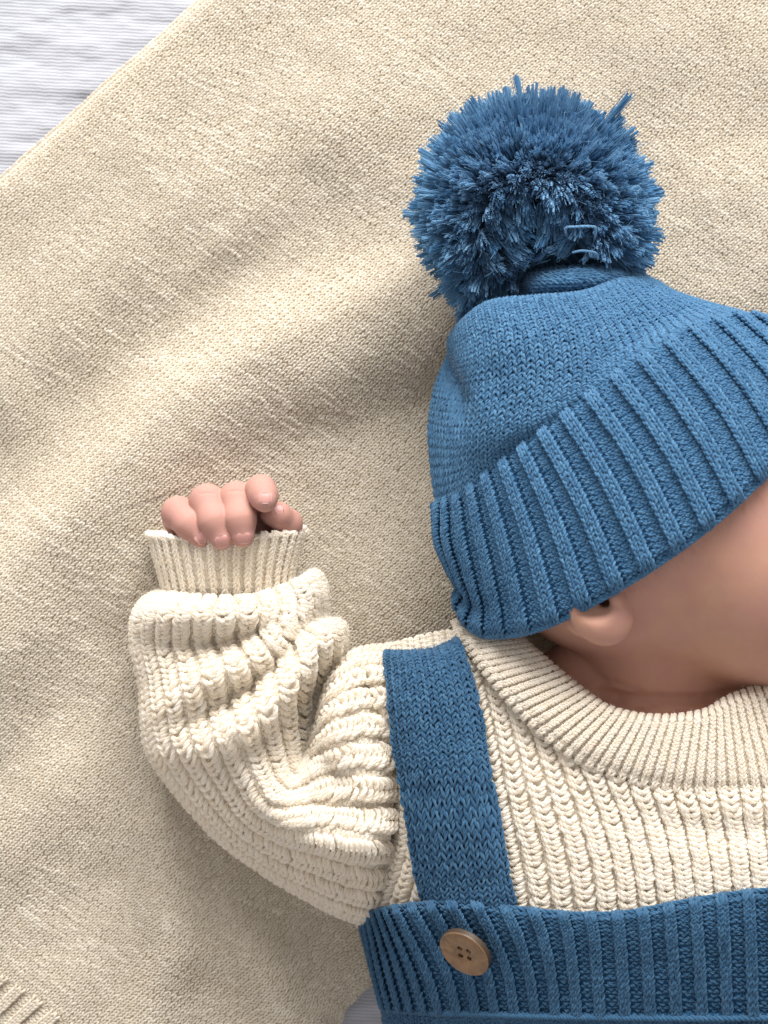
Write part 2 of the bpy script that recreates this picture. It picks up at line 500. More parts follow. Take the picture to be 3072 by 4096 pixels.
class Field:
    def __init__(self, ax):
        self.ax = [np.asarray(a, np.float32) for a in ax]
        self.f = np.full([len(a) for a in ax], 9.0, np.float32)
    def _box(self, c, r):
        s = []
        for k in range(3):
            i0 = np.searchsorted(self.ax[k], c[k] - r); i1 = np.searchsorted(self.ax[k], c[k] + r)
            s.append(slice(max(i0 - 1, 0), i1 + 1))
        return tuple(s), np.meshgrid(*[self.ax[k][s[k]] for k in range(3)], indexing='ij', sparse=True)
    def add(self, prim, k=0.1):
        f, c, r = prim
        s, g = self._box(c, r + 3 * k + 0.15)
        d = f(*g); o = self.f[s]
        h = np.maximum(k - np.abs(o - d), 0) / k
        self.f[s] = np.minimum(o, d) - h * h * k * 0.25
    def cut(self, prim, k=0.1):
        f, c, r = prim
        s, g = self._box(c, r + 3 * k + 0.15)
        d = -f(*g); o = self.f[s]
        h = np.maximum(k - np.abs(o - d), 0) / k
        self.f[s] = np.maximum(o, d) + h * h * k * 0.25
    def mesh(self):
        import openvdb
        gr = openvdb.FloatGrid(1.0)
        gr.copyFromArray(np.clip(self.f, -1.0, 1.0))
        v, q = gr.convertToQuads(0.0)[:2]
        v = np.asarray(v, float); q = np.asarray(q)
        v = np.stack([np.interp(v[:, k], np.arange(len(self.ax[k])), self.ax[k]) for k in range(3)], -1)
        # outward faces
        a = v[q[:, 0]]; n = np.cross(v[q[:, 1]] - a, v[q[:, 2]] - a)
        vol = (a * n).sum()
        if vol < 0: q = q[:, ::-1]
        return v, q

def axis(lo, hi, f0, f1, fine, coarse):
    return np.concatenate([np.arange(lo, f0, coarse), np.arange(f0, f1, fine), np.arange(f1, hi, coarse)])
F = Field([axis(-9.2, 18.2, -7.9, -2.3, 0.036, 0.10), axis(-16.5, 11.0, -2.2, 2.0, 0.036, 0.10), axis(-0.2, 11.6, 0.9, 5.2, 0.042, 0.10)])
UP = np.array([-0.46, 0.888, 0.0]); FA = np.array([0.888, 0.46, 0.0]); ZZ = np.array([0, 0, 1.0])
HEADR = np.stack([FA, UP, ZZ])
HC = P(2690, 1950, 5.3)
def hp(f, u, z): return HC + FA * f + UP * u + ZZ * z
F.add(ell(HC, (6.5, 5.4, 5.05), HEADR), 0.1)
F.add(ell(hp(2.2, -4.1, 0.3), (4.5, 3.9, 4.2), HEADR), 1.6)               # jaw and cheek
F.add(ell(hp(2.0, -3.7, 2.3), (3.0, 2.8, 2.1), HEADR), 1.6)               # cheek fat
F.add(ell(hp(5.0, -5.6, 0.0), (1.6, 1.5, 1.7), HEADR), 1.2)               # chin
F.add(ell(hp(6.9, -2.6, 0.0), (0.75, 0.7, 0.85), HEADR), 0.6)             # nose
F.add(ell(hp(6.4, -4.7, 0.0), (0.55, 0.28, 1.1), HEADR), 0.3)           # lips
F.add(ell(hp(6.4, -4.15, 0.0), (0.55, 0.25, 1.0), HEADR), 0.3)
for s in (-1, 1):
    F.cut(ell(hp(6.35, -0.9, 2.2 * s), (0.9, 0.8, 1.2), HEADR), 0.5)      # eye sockets
    F.add(ell(hp(5.35, -0.95, 2.1 * s), (0.85, 0.75, 0.95), HEADR), 0.25)  # closed lids
F.add(cap(P(2600, 2480, 4.6), P(2660, 3000, 3.8), 2.6, 2.7), 0.5)         # neck
F.add(cap(P(2300, 2720, 4.6), P(2760, 2870, 5.4), 1.3, 1.45), 0.06)       # neck rolls
F.add(cap(P(2480, 2890, 5.3), P(2900, 2880, 5.4), 1.3, 1.3), 0.05)
F.add(ell(P(2800, 3720, 3.5), (9.2, 9.4, 3.5)), 1.5)                      # trunk
F.add(cap(P(2300, 3150, 3.6), P(1640, 3030, 2.2), 1.6, 1.2), 0.8)         # right shoulder and arm
F.add(cap(P(1640, 3080, 2.2), P(980, 3080, 1.9), 1.2, 1.2), 0.4)
F.add(cap(P(980, 3080, 1.9), P(915, 2380, 2.0), 1.2, 1.1), 0.4)
F.add(cap(P(915, 2380, 2.0), P(920, 2240, 2.0), 1.1, 1.05), 0.3)
# ear
ec = P(2385, 2455, 9.3)
EC = ec
EARM = nrm(np.stack([FA, UP, ZZ]))
F.add(ell(P(2402, 2436, 9.0), (0.96, 1.15, 0.54), EARM), 0.12)
F.add(ell(P(2335, 2450, 8.3), (0.7, 0.8, 0.45), EARM), 0.2)
F.cut(ell(P(2380, 2405, 9.55), (0.62, 0.62, 0.42), EARM), 0.18)
F.cut(ell(P(2425, 2395, 9.2), (0.26, 0.24, 0.9), EARM), 0.10)
F.add(ell(P(2462, 2395, 9.3), (0.2, 0.36, 0.3), EARM), 0.15)              # tragus
# hand: chains (photo x, photo y, height, radius)
HAND = {
    'little': [(735, 2150, 1.7, .46), (712, 2075, 2.4, .50), (713, 2052, 3.05, .54), (755, 2098, 3.58, .47), (800, 2149, 3.70, .34)],
    'ring': [(830, 2150, 1.7, .46), (824, 2035, 2.5, .52), (829, 2008, 3.25, .585), (858, 2085, 3.85, .53), (886, 2152, 3.95, .39)],
    'middle': [(930, 2150, 1.7, .46), (943, 2025, 2.6, .52), (946, 1998, 3.35, .58), (959, 2078, 3.95, .53), (971, 2140, 4.03, .40)],
    'index': [(1035, 2130, 1.7, .48), (1030, 2000, 2.9, .48), (1043, 1962, 3.65, .50), (1054, 1985, 4.15, .46), (1060, 2004, 4.42, .37)],
    'thumb': [(1080, 2260, 1.9, .56), (1105, 2175, 2.3, .50), (1150, 2094, 2.75, .48), (1112, 2062, 3.15, .44), (1078, 2054, 3.2, .36)],
}
F.add(ell(P(920, 2180, 2.0), (2.05, 1.6, 1.05)), 0.4)                     # palm
for nm, ch in HAND.items():
    F.add(chain([P(*c[:3]) for c in ch], [c[3] for c in ch], 0.16), 0.015)
def surf(px, py):
    """height of the skin seen at a photo pixel"""
    zs = np.arange(11.3, 0.5, -0.01)
    p = P(px, py, zs)
    ii = [np.clip(np.searchsorted(F.ax[k], p[:, k]), 1, len(F.ax[k]) - 1) for k in range(3)]
    ff = [(p[:, k] - F.ax[k][ii[k] - 1]) / (F.ax[k][ii[k]] - F.ax[k][ii[k] - 1]) for k in range(3)]
    val = 0
    for c in range(8):
        o = [(c >> k) & 1 for k in range(3)]
        w = np.prod([ff[k] if o[k] else 1 - ff[k] for k in range(3)], axis=0)
        val = val + w * F.f[tuple(ii[k] - 1 + o[k] for k in range(3))]
    return zs[np.argmax(val < 0)]
def crease(pts, r, k, lift):
    q = [P(x, y, surf(x, y) + lift) for x, y in pts]
    return [(cap(a, b, r, r), k) for a, b in zip(q[:-1], q[1:])]
cuts = []
cuts += crease([(2400, 2768), (2470, 2786), (2549, 2793), (2630, 2797), (2711, 2798), (2780, 2797), (2840, 2795), (2918, 2778)], 0.15, 0.14, 0.0)   # under the jaw
cuts += crease([(2556, 2840), (2600, 2834), (2646, 2825), (2700, 2811), (2743, 2799)], 0.08, 0.10, 0.0)
cuts += crease([(2362, 2692), (2410, 2712), (2465, 2733), (2540, 2758), (2614, 2782)], 0.035, 0.10, 0.0)
for ln in ([(800, 1975), (830, 1970), (858, 1973)], [(920, 1965), (950, 1961), (976, 1965)]):
    cuts += crease(ln, 0.02, 0.06, 0.026)                                 # over the knuckles
for c_, k_ in cuts: F.cut(c_, k_)
NAILS = []
for px, py, dx, dy, hw, hl in ((803, 2150, 0.62, 0.78, 24, 23), (889, 2164, 0.24, 0.97, 27, 25), (975, 2151, 0.06, 1.0, 28, 22), (1062, 1991, 0.03, 1.0, 26, 21), (1118, 2036, -0.97, 0.12, 17, 17)):
    uu, vv = np.meshgrid(np.linspace(-1, 1, 13), np.linspace(-1, 1, 13), indexing='ij')
    wd = hw * (1 - 0.05 * vv - 0.22 * np.clip((vv - 0.55) / 0.45, 0, 1) ** 2) * np.where(vv < -0.35, np.sqrt(np.clip(1 - ((-vv - 0.35) / 0.72) ** 2, 0, 1)), 1)
    ex = px + (-dy) * uu * wd + dx * (vv + 0.12 * (1 - uu ** 2)) * hl
    ey = py + dx * uu * wd + dy * (vv + 0.12 * (1 - uu ** 2)) * hl
    ez = np.array([[surf(a, b) for a, b in zip(r1, r2)] for r1, r2 in zip(ex, ey)])
    ez = np.clip(ez, np.median(ez) - 0.25, np.median(ez) + 0.10)
    fit = np.stack([np.ones(169), uu.ravel(), vv.ravel(), uu.ravel() ** 2, vv.ravel() ** 2, (uu * vv).ravel()], 1)
    w_ = np.linalg.lstsq(fit, ez.ravel(), rcond=None)[0]
    NAILS.append(P(ex, ey, (fit @ w_).reshape(13, 13)))
hx = rng.uniform(2440, 3060, 190); hy = 2385 - (hx - 2440) * 0.74 + rng.uniform(-60, 60, 190)
HAIR = np.array([P(a, b, surf(a, b) + 0.01) for a, b in zip(hx, hy)])
v, q = F.mesh()
del F
skin, nt, b = mat('baby_skin')
N, L = nt.nodes, nt.links
fl = N.new('ShaderNodeAttribute'); fl.attribute_name = 'flush'
geo = N.new('ShaderNodeNewGeometry')
n1 = N.new('ShaderNodeTexNoise'); n1.inputs['Scale'].default_value = 160; n1.inputs['Detail'].default_value = 4
n2 = N.new('ShaderNodeTexNoise'); n2.inputs['Scale'].default_value = 1500; n2.inputs['Detail'].default_value = 3
L.new(geo.outputs['Position'], n1.inputs['Vector']); L.new(geo.outputs['Position'], n2.inputs['Vector'])
m1 = N.new('ShaderNodeMix'); m1.data_type = 'RGBA'
m1.inputs['A'].default_value = (0.475, 0.245, 0.165, 1); m1.inputs['B'].default_value = (0.54, 0.31, 0.22, 1)
L.new(n1.outputs['Fac'], m1.inputs['Factor'])
m2 = N.new('ShaderNodeMix'); m2.data_type = 'RGBA'
m2.inputs['B'].default_value = (0.43, 0.222, 0.20, 1)
L.new(m1.outputs['Result'], m2.inputs['A']); L.new(fl.outputs['Fac'], m2.inputs['Factor'])
L.new(m2.outputs['Result'], b.inputs['Base Color'])
b.inputs['Subsurface Weight'].default_value = 0.35
b.inputs['Subsurface Radius'].default_value = (1.0, 0.35, 0.2)
b.inputs['Subsurface Scale'].default_value = 0.0018
b.inputs['Roughness'].default_value = 0.66
b.inputs['Specular IOR Level'].default_value = 0.28
bu = N.new('ShaderNodeBump'); bu.inputs['Strength'].default_value = 0.12; bu.inputs['Distance'].default_value = 0.0003
L.new(n2.outputs['Fac'], bu.inputs['Height']); L.new(bu.outputs[0], b.inputs['Normal'])

person = empty('person', 'baby lying on its back with head turned aside and one curled fist raised', 'baby')
body = mesh_np('body', v, q, person, skin)
fx, fy = toP(v)
flush = 0.25 + 0.30 * N1(v[:, 0] * 0.7, v[:, 1] * 0.7) + 0.16 * N2(v[:, 0] * 2.3, v[:, 1] * 2.3) + 0.10 * N3(v[:, 0] * 6, v[:, 1] * 6)
hand = (fx < 1300) & (fy < 2300)
kn = np.zeros(len(v))
for nm, ch in HAND.items():
    for k, wgt in ((2, 0.25), (4, 0.65)):
        kn = np.maximum(kn, wgt * np.exp(-(((v - P(*ch[k][:3])) ** 2).sum(-1)) / 0.45 ** 2))
flush = np.where(hand, 0.62 + kn * 0.4 + 0.10 * N2(v[:, 0] * 3, v[:, 1] * 3), flush)
fa = body.data.attributes.new('flush', 'FLOAT', 'POINT')
fa.data.foreach_set('value', np.clip(flush, 0, 1).astype(np.float32))

nail_m, nt, b = mat('fingernail')
b.inputs['Base Color'].default_value = (0.50, 0.255, 0.225, 1); b.inputs['Roughness'].default_value = 0.36; b.inputs['Specular IOR Level'].default_value = 0.3
b.inputs['Subsurface Weight'].default_value = 0.2; b.inputs['Subsurface Scale'].default_value = 0.002
tip_m, nt, b = mat('nail_edge')
b.inputs['Base Color'].default_value = (0.56, 0.34, 0.30, 1); b.inputs['Roughness'].default_value = 0.35
for g in NAILS:
    n_ = Patch(g).n
    o = shell('fingernail', g, n_, person, nail_m, 0.012, 0.05)
    g2 = g[:, -2:]
    shell('nail_edge', g2, n_[:, -2:], o, tip_m, 0.014, 0.01)

hair_m, nt, b = mat('fine_hair')
b.inputs['Base Color'].default_value = (0.24, 0.13, 0.075, 1); b.inputs['Roughness'].default_value = 0.5
nh = len(HAIR)
hd = nrm(np.array([0.30, -0.85, -0.05]) + rng.normal(0, 0.28, (nh, 3)))
hl = rng.uniform(0.15, 0.5, (nh, 1))
hpts = np.stack([HAIR, HAIR + hd * hl * 0.5 + [0, 0, 0.02], HAIR + hd * hl + rng.normal(0, 0.05, (nh, 3)) - [0, 0, 0.02]], 1)
curves('baby_hair', hpts, np.full((nh, 3), 0.0016) * np.array([1, 0.8, 0.4]), np.full(nh, 0.5), person, hair_m, 'stuff')

# ------------------------------------------------------------------ bobble hat
hat = empty('bobble_hat', "blue knitted baby hat with a wide ribbed brim and a large pompom", 'hat')
ph = np.radians([-50, -25, 0, 30, 50, 70, 90, 110, 130, 150, 180, 205])
Tn = [(1850, 2060, 0.4), (1775, 2035, 1.8), (1745, 2015, 3.8), (1850, 1960, 6.6), (1990, 1850, 8.0), (2200, 1690, 9.1), (2470, 1490, 9.6), (2740, 1322, 9.3), (2960, 1255, 8.0), (3130, 1290, 6.0), (3250, 1400, 3.5), (3220, 1450, 1.2)]
Bn = [(1960, 2440, 0.4), (1885, 2440, 1.8), (1850, 2415, 3.9), (1955, 2545, 6.5), (2180, 2508, 8.7), (2520, 2330, 10.1), (2850, 2100, 10.7), (3120, 1850, 10.4), (3330, 1650, 9.2), (3480, 1520, 7.0), (3560, 1450, 4.0), (3520, 1450, 1.2)]
uph = np.linspace(ph[0], ph[-1], 420)
Tc = interp(uph, ph, Tn); Bc = interp(uph, ph, Bn)
vv = np.linspace(-0.05, 1.1, 92)[None, :, None]
bn = Tc[:, None] * (1 - vv) + Bc[:, None] * vv
vc = np.clip(vv, 0, 1)
bn = Tc[:, None] * (1 - vc) + Bc[:, None] * vc + (Bc - Tc)[:, None] * (-0.35 * np.clip(vv - 1, 0, 1) + 0.3 * np.clip(-vv, 0, 1))
bn[..., 2] += 0.35 * np.sin(np.pi * vc[..., 0]) ** 0.7
fr = np.degrees(uph)[:, None]
bow = np.sin(np.pi * vc[..., 0]) * np.clip((fr - 20) / 60, -0.6, 1)
bn[..., 0] += 22 * bow; bn[..., 1] -= 16 * bow
lowl = np.exp(-((fr - 8) / 20.0) ** 2)
bn[..., 0] += lowl * (-28 * np.exp(-((vv[..., 0] - 0.35) / 0.22) ** 2) + 22 * np.exp(-((vv[..., 0] - 0.80) / 0.10) ** 2) - 30 * np.exp(-((vv[..., 0] - 0.97) / 0.08) ** 2))
bn[..., 2] += lowl * (-0.25 * np.exp(-((vv[..., 0] - 0.82) / 0.07) ** 2))
rollb = np.clip((vv[..., 0] - 0.93) / 0.07, 0, 2.4); rollt = np.clip((0.06 - vv[..., 0]) / 0.06, 0, 1.8)
bn[..., 2] -= 0.20 * rollb ** 1.7 + 0.16 * rollt ** 2
bg_, blen = arc(P(bn[..., 0], bn[..., 1], bn[..., 2]), 0)
brim_p = Patch(bg_)
brim = brim_p.base('brim', hat, M['blue_b'], 2, 2, -0.05, 0.22)
nrib = int(blen / 0.98)
types = ['k', 'k', 'p', 'p', 'p'] * nrib
widths = [1.05, 1.05, 0.95, 0.95, 0.95] * nrib
ups = [0.105, 0.105, -0.05, -0.07, -0.05] * nrib
hk = knit(brim_p, types, widths, ups, 34, 0.235, 0.050, 2, K=8, jit=0.05, flip=True, tint0=0.5, vtaper=(0.95, 0.10, 0.03))
fuzz(hk, 8000, 'cotton_fuzz', brim, M['blue'], 0.16)
emit('rib', hk, brim, M['blue'], np.arange(len(types)) // 5)

pth = brim_p.g[::3, 83] + brim_p.n[::3, 83] * 0.0
p, ra, ti = plied(pth[None], brim_p.n[::3, 83][None], np.array([0.085]), 3, 60, np.array([0.5]), 900, 1.0)
curves('edge_cord', p, ra, ti, brim, M['blue'])

CR = [
    [(1960, 1320, 0.8), (1900, 1350, 2.0), (1890, 1310, 3.4), (1970, 1240, 4.4), (2140, 1215, 5.0), (2330, 1195, 5.0), (2490, 1140, 4.6), (2600, 1150, 3.6), (2600, 1200, 2.0), (2560, 1240, 0.8)],
    [(1900, 1350, 0.8), (1830, 1345, 2.2), (1850, 1290, 5.2), (1955, 1212, 6.6), (2130, 1190, 7.3), (2330, 1172, 7.2), (2490, 1118, 6.2), (2620, 1128, 4.8), (2640, 1190, 2.5), (2600, 1240, 0.8)],
    [(1890, 1370, 0.8), (1802, 1365, 2.6), (1842, 1325, 5.8), (1962, 1255, 7.4), (2140, 1238, 8.0), (2345, 1215, 7.9), (2520, 1150, 6.8), (2680, 1165, 5.0), (2720, 1220, 2.5), (2660, 1260, 0.8)],
    [(1880, 1440, 0.8), (1793, 1430, 2.6), (1862, 1420, 6.3), (1985, 1370, 8.0), (2175, 1340, 8.6), (2390, 1295, 8.4), (2580, 1218, 7.2), (2760, 1196, 5.2), (2800, 1240, 2.5), (2740, 1280, 0.8)],
    [(1830, 1580, 0.8), (1742, 1560, 2.8), (1850, 1575, 6.2), (1995, 1555, 8.2), (2195, 1500, 8.9), (2430, 1405, 8.9), (2660, 1295, 7.6), (2850, 1226, 5.6), (2900, 1270, 2.5), (2850, 1300, 0.8)],
    [(1800, 1760, 0.8), (1720, 1745, 3.0), (1832, 1760, 6.3), (1975, 1735, 8.2), (2180, 1650, 9.0), (2440, 1490, 9.3), (2700, 1335, 8.7), (2930, 1250, 6.5), (3000, 1290, 2.5), (2950, 1320, 0.8)],
    [(1830, 2030, 0.6), (1752, 2020, 3.2), (1842, 1975, 6.2), (1985, 1865, 7.6), (2200, 1705, 8.7), (2470, 1505, 9.2), (2740, 1340, 8.9), (2970, 1275, 7.0), (3080, 1320, 3.0), (3050, 1380, 0.8)],
    [(1880, 2140, 0.6), (1800, 2130, 3.2), (1890, 2085, 6.2), (2040, 1985, 7.8), (2260, 1830, 8.9), (2540, 1625, 9.5), (2820, 1450, 9.1), (3050, 1380, 7.0), (3140, 1420, 3.0), (3100, 1450, 0.8)],
]
cn = np.asarray(CR, float)
cn = cr(cr(cn, 160, 0), 240, 1)
dz = ridge(cn[..., 0], cn[..., 1], [(1796, 1436), (1822, 1500), (1862, 1590), (1856, 1690)], 24, 46, [1.6, 1.7, 1.2, 0.2])
dz2 = ridge(cn[..., 0], cn[..., 1], [(1880, 1450), (1910, 1600), (1890, 1760)], 60, 80, [0.25, 0.35, 0.15])
tops = np.clip((cn[..., 2] - 2.0) / 2.5, 0, 1)
rowf = np.linspace(0, 1, 160)[:, None]
cn[..., 2] += (-dz + dz2) * tops + 0.22 * np.exp(-((rowf - 0.86) / 0.10) ** 2) * tops + 0.06 * N1(cn[..., 0] / 140, cn[..., 1] / 140)
cg_, clen = arc(np.swapaxes(P(cn[..., 0], cn[..., 1], cn[..., 2]), 0, 1), 0)
crown_p = Patch(cg_)
crown = crown_p.base('crown', hat, M['blue_b'], 2, 2, -0.05, 0.18)
nwc = int(clen / 0.30)
hk = knit(crown_p, ['k'] * nwc, np.ones(nwc), np.zeros(nwc), 50, 0.30, 0.052, 2, K=8, jit=0.045, flip=True, tint0=0.52)
emit('knit_stitches', hk, crown, M['blue'])
fuzz(hk, 7000, 'cotton_fuzz', crown, M['blue'], 0.16)
# gathered tuck of knit between crown and pompom
tk = [[(2050, 1130, 2.0), (2120, 1085, 4.0), (2250, 1070, 5.4), (2400, 1065, 5.2), (2540, 1085, 3.8), (2640, 1140, 2.2)],
      [(2060, 1145, 3.2), (2125, 1105, 5.6), (2250, 1096, 6.8), (2400, 1088, 6.5), (2540, 1102, 5.2), (2650, 1150, 3.0)],
      [(2065, 1180, 3.6), (2130, 1150, 6.0), (2250, 1142, 7.0), (2400, 1132, 6.7), (2530, 1126, 5.6), (2645, 1160, 3.4)],
      [(2065, 1235, 3.0), (2130, 1225, 5.0), (2250, 1225, 5.8), (2400, 1195, 5.7), (2530, 1155, 4.8), (2640, 1180, 3.0)]]
tuck_p = Patch.net([list(r) for r in zip(*tk)], 80, 80)
tuck = tuck_p.base('gathered_top', hat, M['blue_b'], 2, 2, -0.05, 0.12)
emit('knit_stitches', knit(tuck_p, ['k'] * 8, np.ones(8), np.zeros(8), 26, 0.27, 0.056, 2, K=8, jit=0.04), tuck, M['blue'])

# pompom
PC = P(2140, 858, 4.35); PR = 3.72
uu_, vv_ = np.meshgrid(np.linspace(0, 2 * math.pi, 49), np.linspace(0.02, math.pi - 0.02, 25), indexing='ij')
cg = PC + np.stack([np.cos(uu_) * np.sin(vv_), np.sin(uu_) * np.sin(vv_), np.cos(vv_)], -1) * 1.5
pom = shell('pompom', cg, nrm(cg - PC), hat, M['pom_b'], 0, 0.2)
D0 = nrm(P(2150, 1040, 7.4) - PC)
n = 900
gi = np.arange(n) + 0.5
ct = 1 - 2 * gi / n; st = np.sqrt(1 - ct ** 2); fi = math.pi * (1 + 5 ** 0.5) * gi
d = nrm(np.stack([np.cos(fi) * st, np.sin(fi) * st, ct], -1) + rng.normal(0, 0.06, (n, 3)))
d = np.repeat(d, 6, 0); clump = np.repeat(np.arange(n), 6)
d = nrm(d + rng.normal(0, 0.052, d.shape))
ca = d @ D0
ok = (d[:, 2] > -0.75) & (rng.uniform(0, 1, len(d)) > 0.38 * np.clip((ca - 0.60) / 0.3, 0, 1))
tx, ty_ = toP(PC + d * PR)
ok &= ~((tx > 2095) & (ty_ > 1085 - 0.10 * (tx - 2095)) & (d[:, 2] > -0.3) & (tx < 2520))
ok &= ~((tx > 1930) & (tx <= 2095) & (ty_ > 1190) & (d[:, 2] > 0.2))
d, clump, ca = d[ok], clump[ok], ca[ok]
m_ = len(d)
ln = PR * (1 + rng.normal(0, 0.022, m_) + rng.normal(0, 0.022, n)[clump])
ln *= 1 + 0.05 * N1(d[:, 0] * 2.2 + d[:, 2], d[:, 1] * 2.2) + 0.03 * N2(d[:, 0] * 5, d[:, 1] * 5 + d[:, 2] * 3)
ln *= 1 - 0.27 * np.clip((ca - 0.62) / 0.34, 0, 1) ** 1.3
ln = np.where(rng.uniform(0, 1, m_) < 0.006, ln * rng.uniform(1.05, 1.16, m_), ln)
K = 7
t = np.linspace(0.28, 1, K)
# the strands leave a tie that lies across the ball and open outwards
away = nrm(d - ca[:, None] * D0 * 0.98)
bend = (0.75 * np.clip(ca, 0, 1) ** 2)[:, None, None] * away[:, None, :] * (np.sin(np.pi * (t - 0.28) / 0.72) * 0.9)[None, :, None]
side = rng.normal(0, 0.20, (m_, 1, 3)) * (t[None, :, None] ** 2)
ctr = PC + d[:, None] * (ln[:, None] * t[None])[..., None] + bend + side
ctr[..., 2] = np.maximum(ctr[..., 2], 0.35 + 0.15 * rng.uniform(0, 1, (m_, 1)))
pp, rr_, tt_ = [], [], []
base_t = 0.42 + rng.normal(0, 0.14, m_) + rng.normal(0, 0.10, n)[clump]
for k in range(12):
    fz = k >= 5
    a1 = rng.normal(0, 1, (m_, 1, 3)); a1 = nrm(a1 - (a1 * d[:, None]).sum(-1, keepdims=True) * d[:, None])
    spread = (0.075 if fz else 0.040) + (0.10 if fz else 0.04) * t[None, :, None] ** 5
    wob = rng.normal(0, 0.028 if fz else 0.014, (m_, K, 3))
    pp.append(ctr + a1 * spread + wob + d[:, None] * (rng.normal(0, 0.05, (m_, 1, 1)) * t[None, :, None] ** 4))
    rr_.append(np.broadcast_to((0.011 if fz else 0.035) * (1 - (0.30 if fz else 0.06) * t ** 6), (m_, K)))
    tt_.append(base_t + rng.normal(0, 0.1, m_) + (0.15 if fz else 0))
curves('yarn_strands', np.concatenate(pp), np.concatenate(rr_), np.concatenate(tt_), pom, M['pom'], 'stuff')
# fine fibres in the pompom
s = rng.integers(0, m_, 5000); k0 = rng.integers(2, K, 5000)
p0 = ctr[s, k0]; dd = nrm(d[s] + rng.normal(0, 0.7, (5000, 3))); ll = rng.uniform(0.15, 0.5, (5000, 1))
pts = np.stack([p0, p0 + dd * ll * 0.5, p0 + dd * ll + rng.normal(0, 0.08, (5000, 3))], 1)
curves('loose_fibres', pts, np.full((5000, 3), 0.005), np.full(5000, 0.7), pom, M['pom'], 'stuff')
def strand(name, knots, r, tint, parent, m, plies=3, twist=6, K=40):
    c = P(*np.asarray(knots, float).T)[None]
    nn = np.broadcast_to(np.array([0, 0, 1.0]), c.shape)
    p, ra, ti = plied(c, nn, np.array([r]), plies, twist, np.array([tint]), K, 0.9)
    return curves(name, p, ra, ti, parent, m)
strand('loose_thread', [(2272, 960, 6.4), (2262, 914, 7.75), (2300, 907, 8.0), (2368, 906, 7.95), (2384, 920, 7.6), (2372, 985, 6.2)], 0.036, 0.75, pom, M['pom'])
strand('loose_thread', [(2290, 1010, 7.2), (2330, 1003, 7.4), (2382, 1012, 7.2), (2386, 1030, 6.7)], 0.036, 0.65, pom, M['pom'])

# ------------------------------------------------------------------ sweater
sw = empty('sweater', 'cream chunky rib knit baby sweater with a bunched sleeve and ribbed collar', 'sweater')

def rib_layout(n, kw, pw, kup, pup):
    return ['k', 'p'] * n, [kw, pw] * n, [kup, pup] * n

# sleeve: rows from the cuff to the armhole, each an arch from its outer to its inner edge
SL_R = np.array([  # outer x, y   inner x, y   top height, sag of the row
    (668, 2385, 1150, 2400, 3.2, 10), (622, 2388, 1215, 2335, 3.9, 55), (575, 2420, 1262, 2300, 4.4, 65), (545, 2485, 1290, 2360, 4.6, 45), (547, 2600, 1285, 2440, 4.4, 20),
    (578, 2740, 1300, 2490, 4.6, 0), (586, 2880, 1362, 2505, 4.9, 0), (610, 3010, 1366, 2590, 5.0, 0), (690, 3130, 1325, 2720, 4.9, 0), (800, 3262, 1300, 2860, 4.8, 0),
    (900, 3362, 1292, 2950, 4.8, 0), (1020, 3450, 1290, 2930, 4.8, 0), (1130, 3522, 1300, 2830, 5.0, 0), (1250, 3588, 1335, 2700, 5.3, 0), (1350, 3640, 1425, 2618, 5.5, 0), (1440, 3672, 1545, 2598, 5.5, 0), (1530, 3680, 1640, 2592, 4.5, 0)])
nvs, nus = 330, 300
rows = cr(SL_R, nvs, 0)
th = np.linspace(-0.75, math.pi + 0.75, nus)[:, None]
tt = (1 - np.cos(th)) / 2
tt = np.where(th < 0, (1 - np.cos(th)) / 2 * 0.9, np.where(th > math.pi, 1 - (1 - tt) * 0.9, tt))
zb = 1.75
px_ = rows[:, 0][None] * (1 - tt) + rows[:, 2][None] * tt
py_ = rows[:, 1][None] * (1 - tt) + rows[:, 3][None] * tt
sn = np.sin(th)
py_ = py_ + rows[:, 5][None] * np.clip(sn, 0, 1) ** 1.5
pz_ = zb + np.where(sn > 0, np.abs(sn) ** 0.85 * (rows[:, 4][None] - zb), sn * 1.7)
up_ = np.clip(sn * 2.2, 0, 1) ** 1.0
rz = np.zeros_like(px_)
rz += ridge(px_, py_, [(540, 2480), (640, 2430), (800, 2445), (960, 2470), (1110, 2465)], 75, 60, [0.25, 0.45, 0.55, 0.55, 0.4])
rz += ridge(px_, py_, [(1215, 2320), (1260, 2400), (1180, 2500), (1060, 2600), (960, 2655), (820, 2705), (690, 2800), (600, 2870)], 80, 60, [0.7, 0.9, 1.0, 0.9, 0.8, 0.6, 0.5, 0.3])
rz -= ridge(px_, py_, [(600, 2590), (760, 2580), (900, 2580), (1010, 2560)], 80, 60, [0.2, 0.4, 0.45, 0.3])
rz -= ridge(px_, py_, [(1270, 2450), (1160, 2600), (1040, 2720), (930, 2800), (800, 2880)], 50, 65, [0.5, 0.8, 0.8, 0.7, 0.25])
rz += ridge(px_, py_, [(1355, 2510), (1290, 2580), (1180, 2720), (1070, 2850), (960, 2930), (830, 2990), (680, 3010)], 46, 90, [0.8, 1.1, 1.25, 1.2, 1.0, 0.6, 0.35])
rz -= ridge(px_, py_, [(1320, 2640), (1250, 2780), (1225, 2900), (1220, 3010)], 50, 55, [0.8, 1.3, 1.4, 0.9])
rz += ridge(px_, py_, [(1545, 2640), (1430, 2660), (1370, 2720), (1345, 2850), (1350, 2980), (1400, 3080)], 70, 45, [0.4, 0.6, 0.8, 0.8, 0.7, 0.4])
rz -= ridge(px_, py_, [(1450, 2700), (1500, 2850), (1530, 3000)], 22, 30, [0.35, 0.5, 0.35])
rz += ridge(px_, py_, [(960, 3000), (1050, 3170), (1180, 3300), (1340, 3370), (1480, 3370), (1600, 3310)], 110, 50, [0.4, 0.8, 1.1, 1.15, 1.0, 0.6])
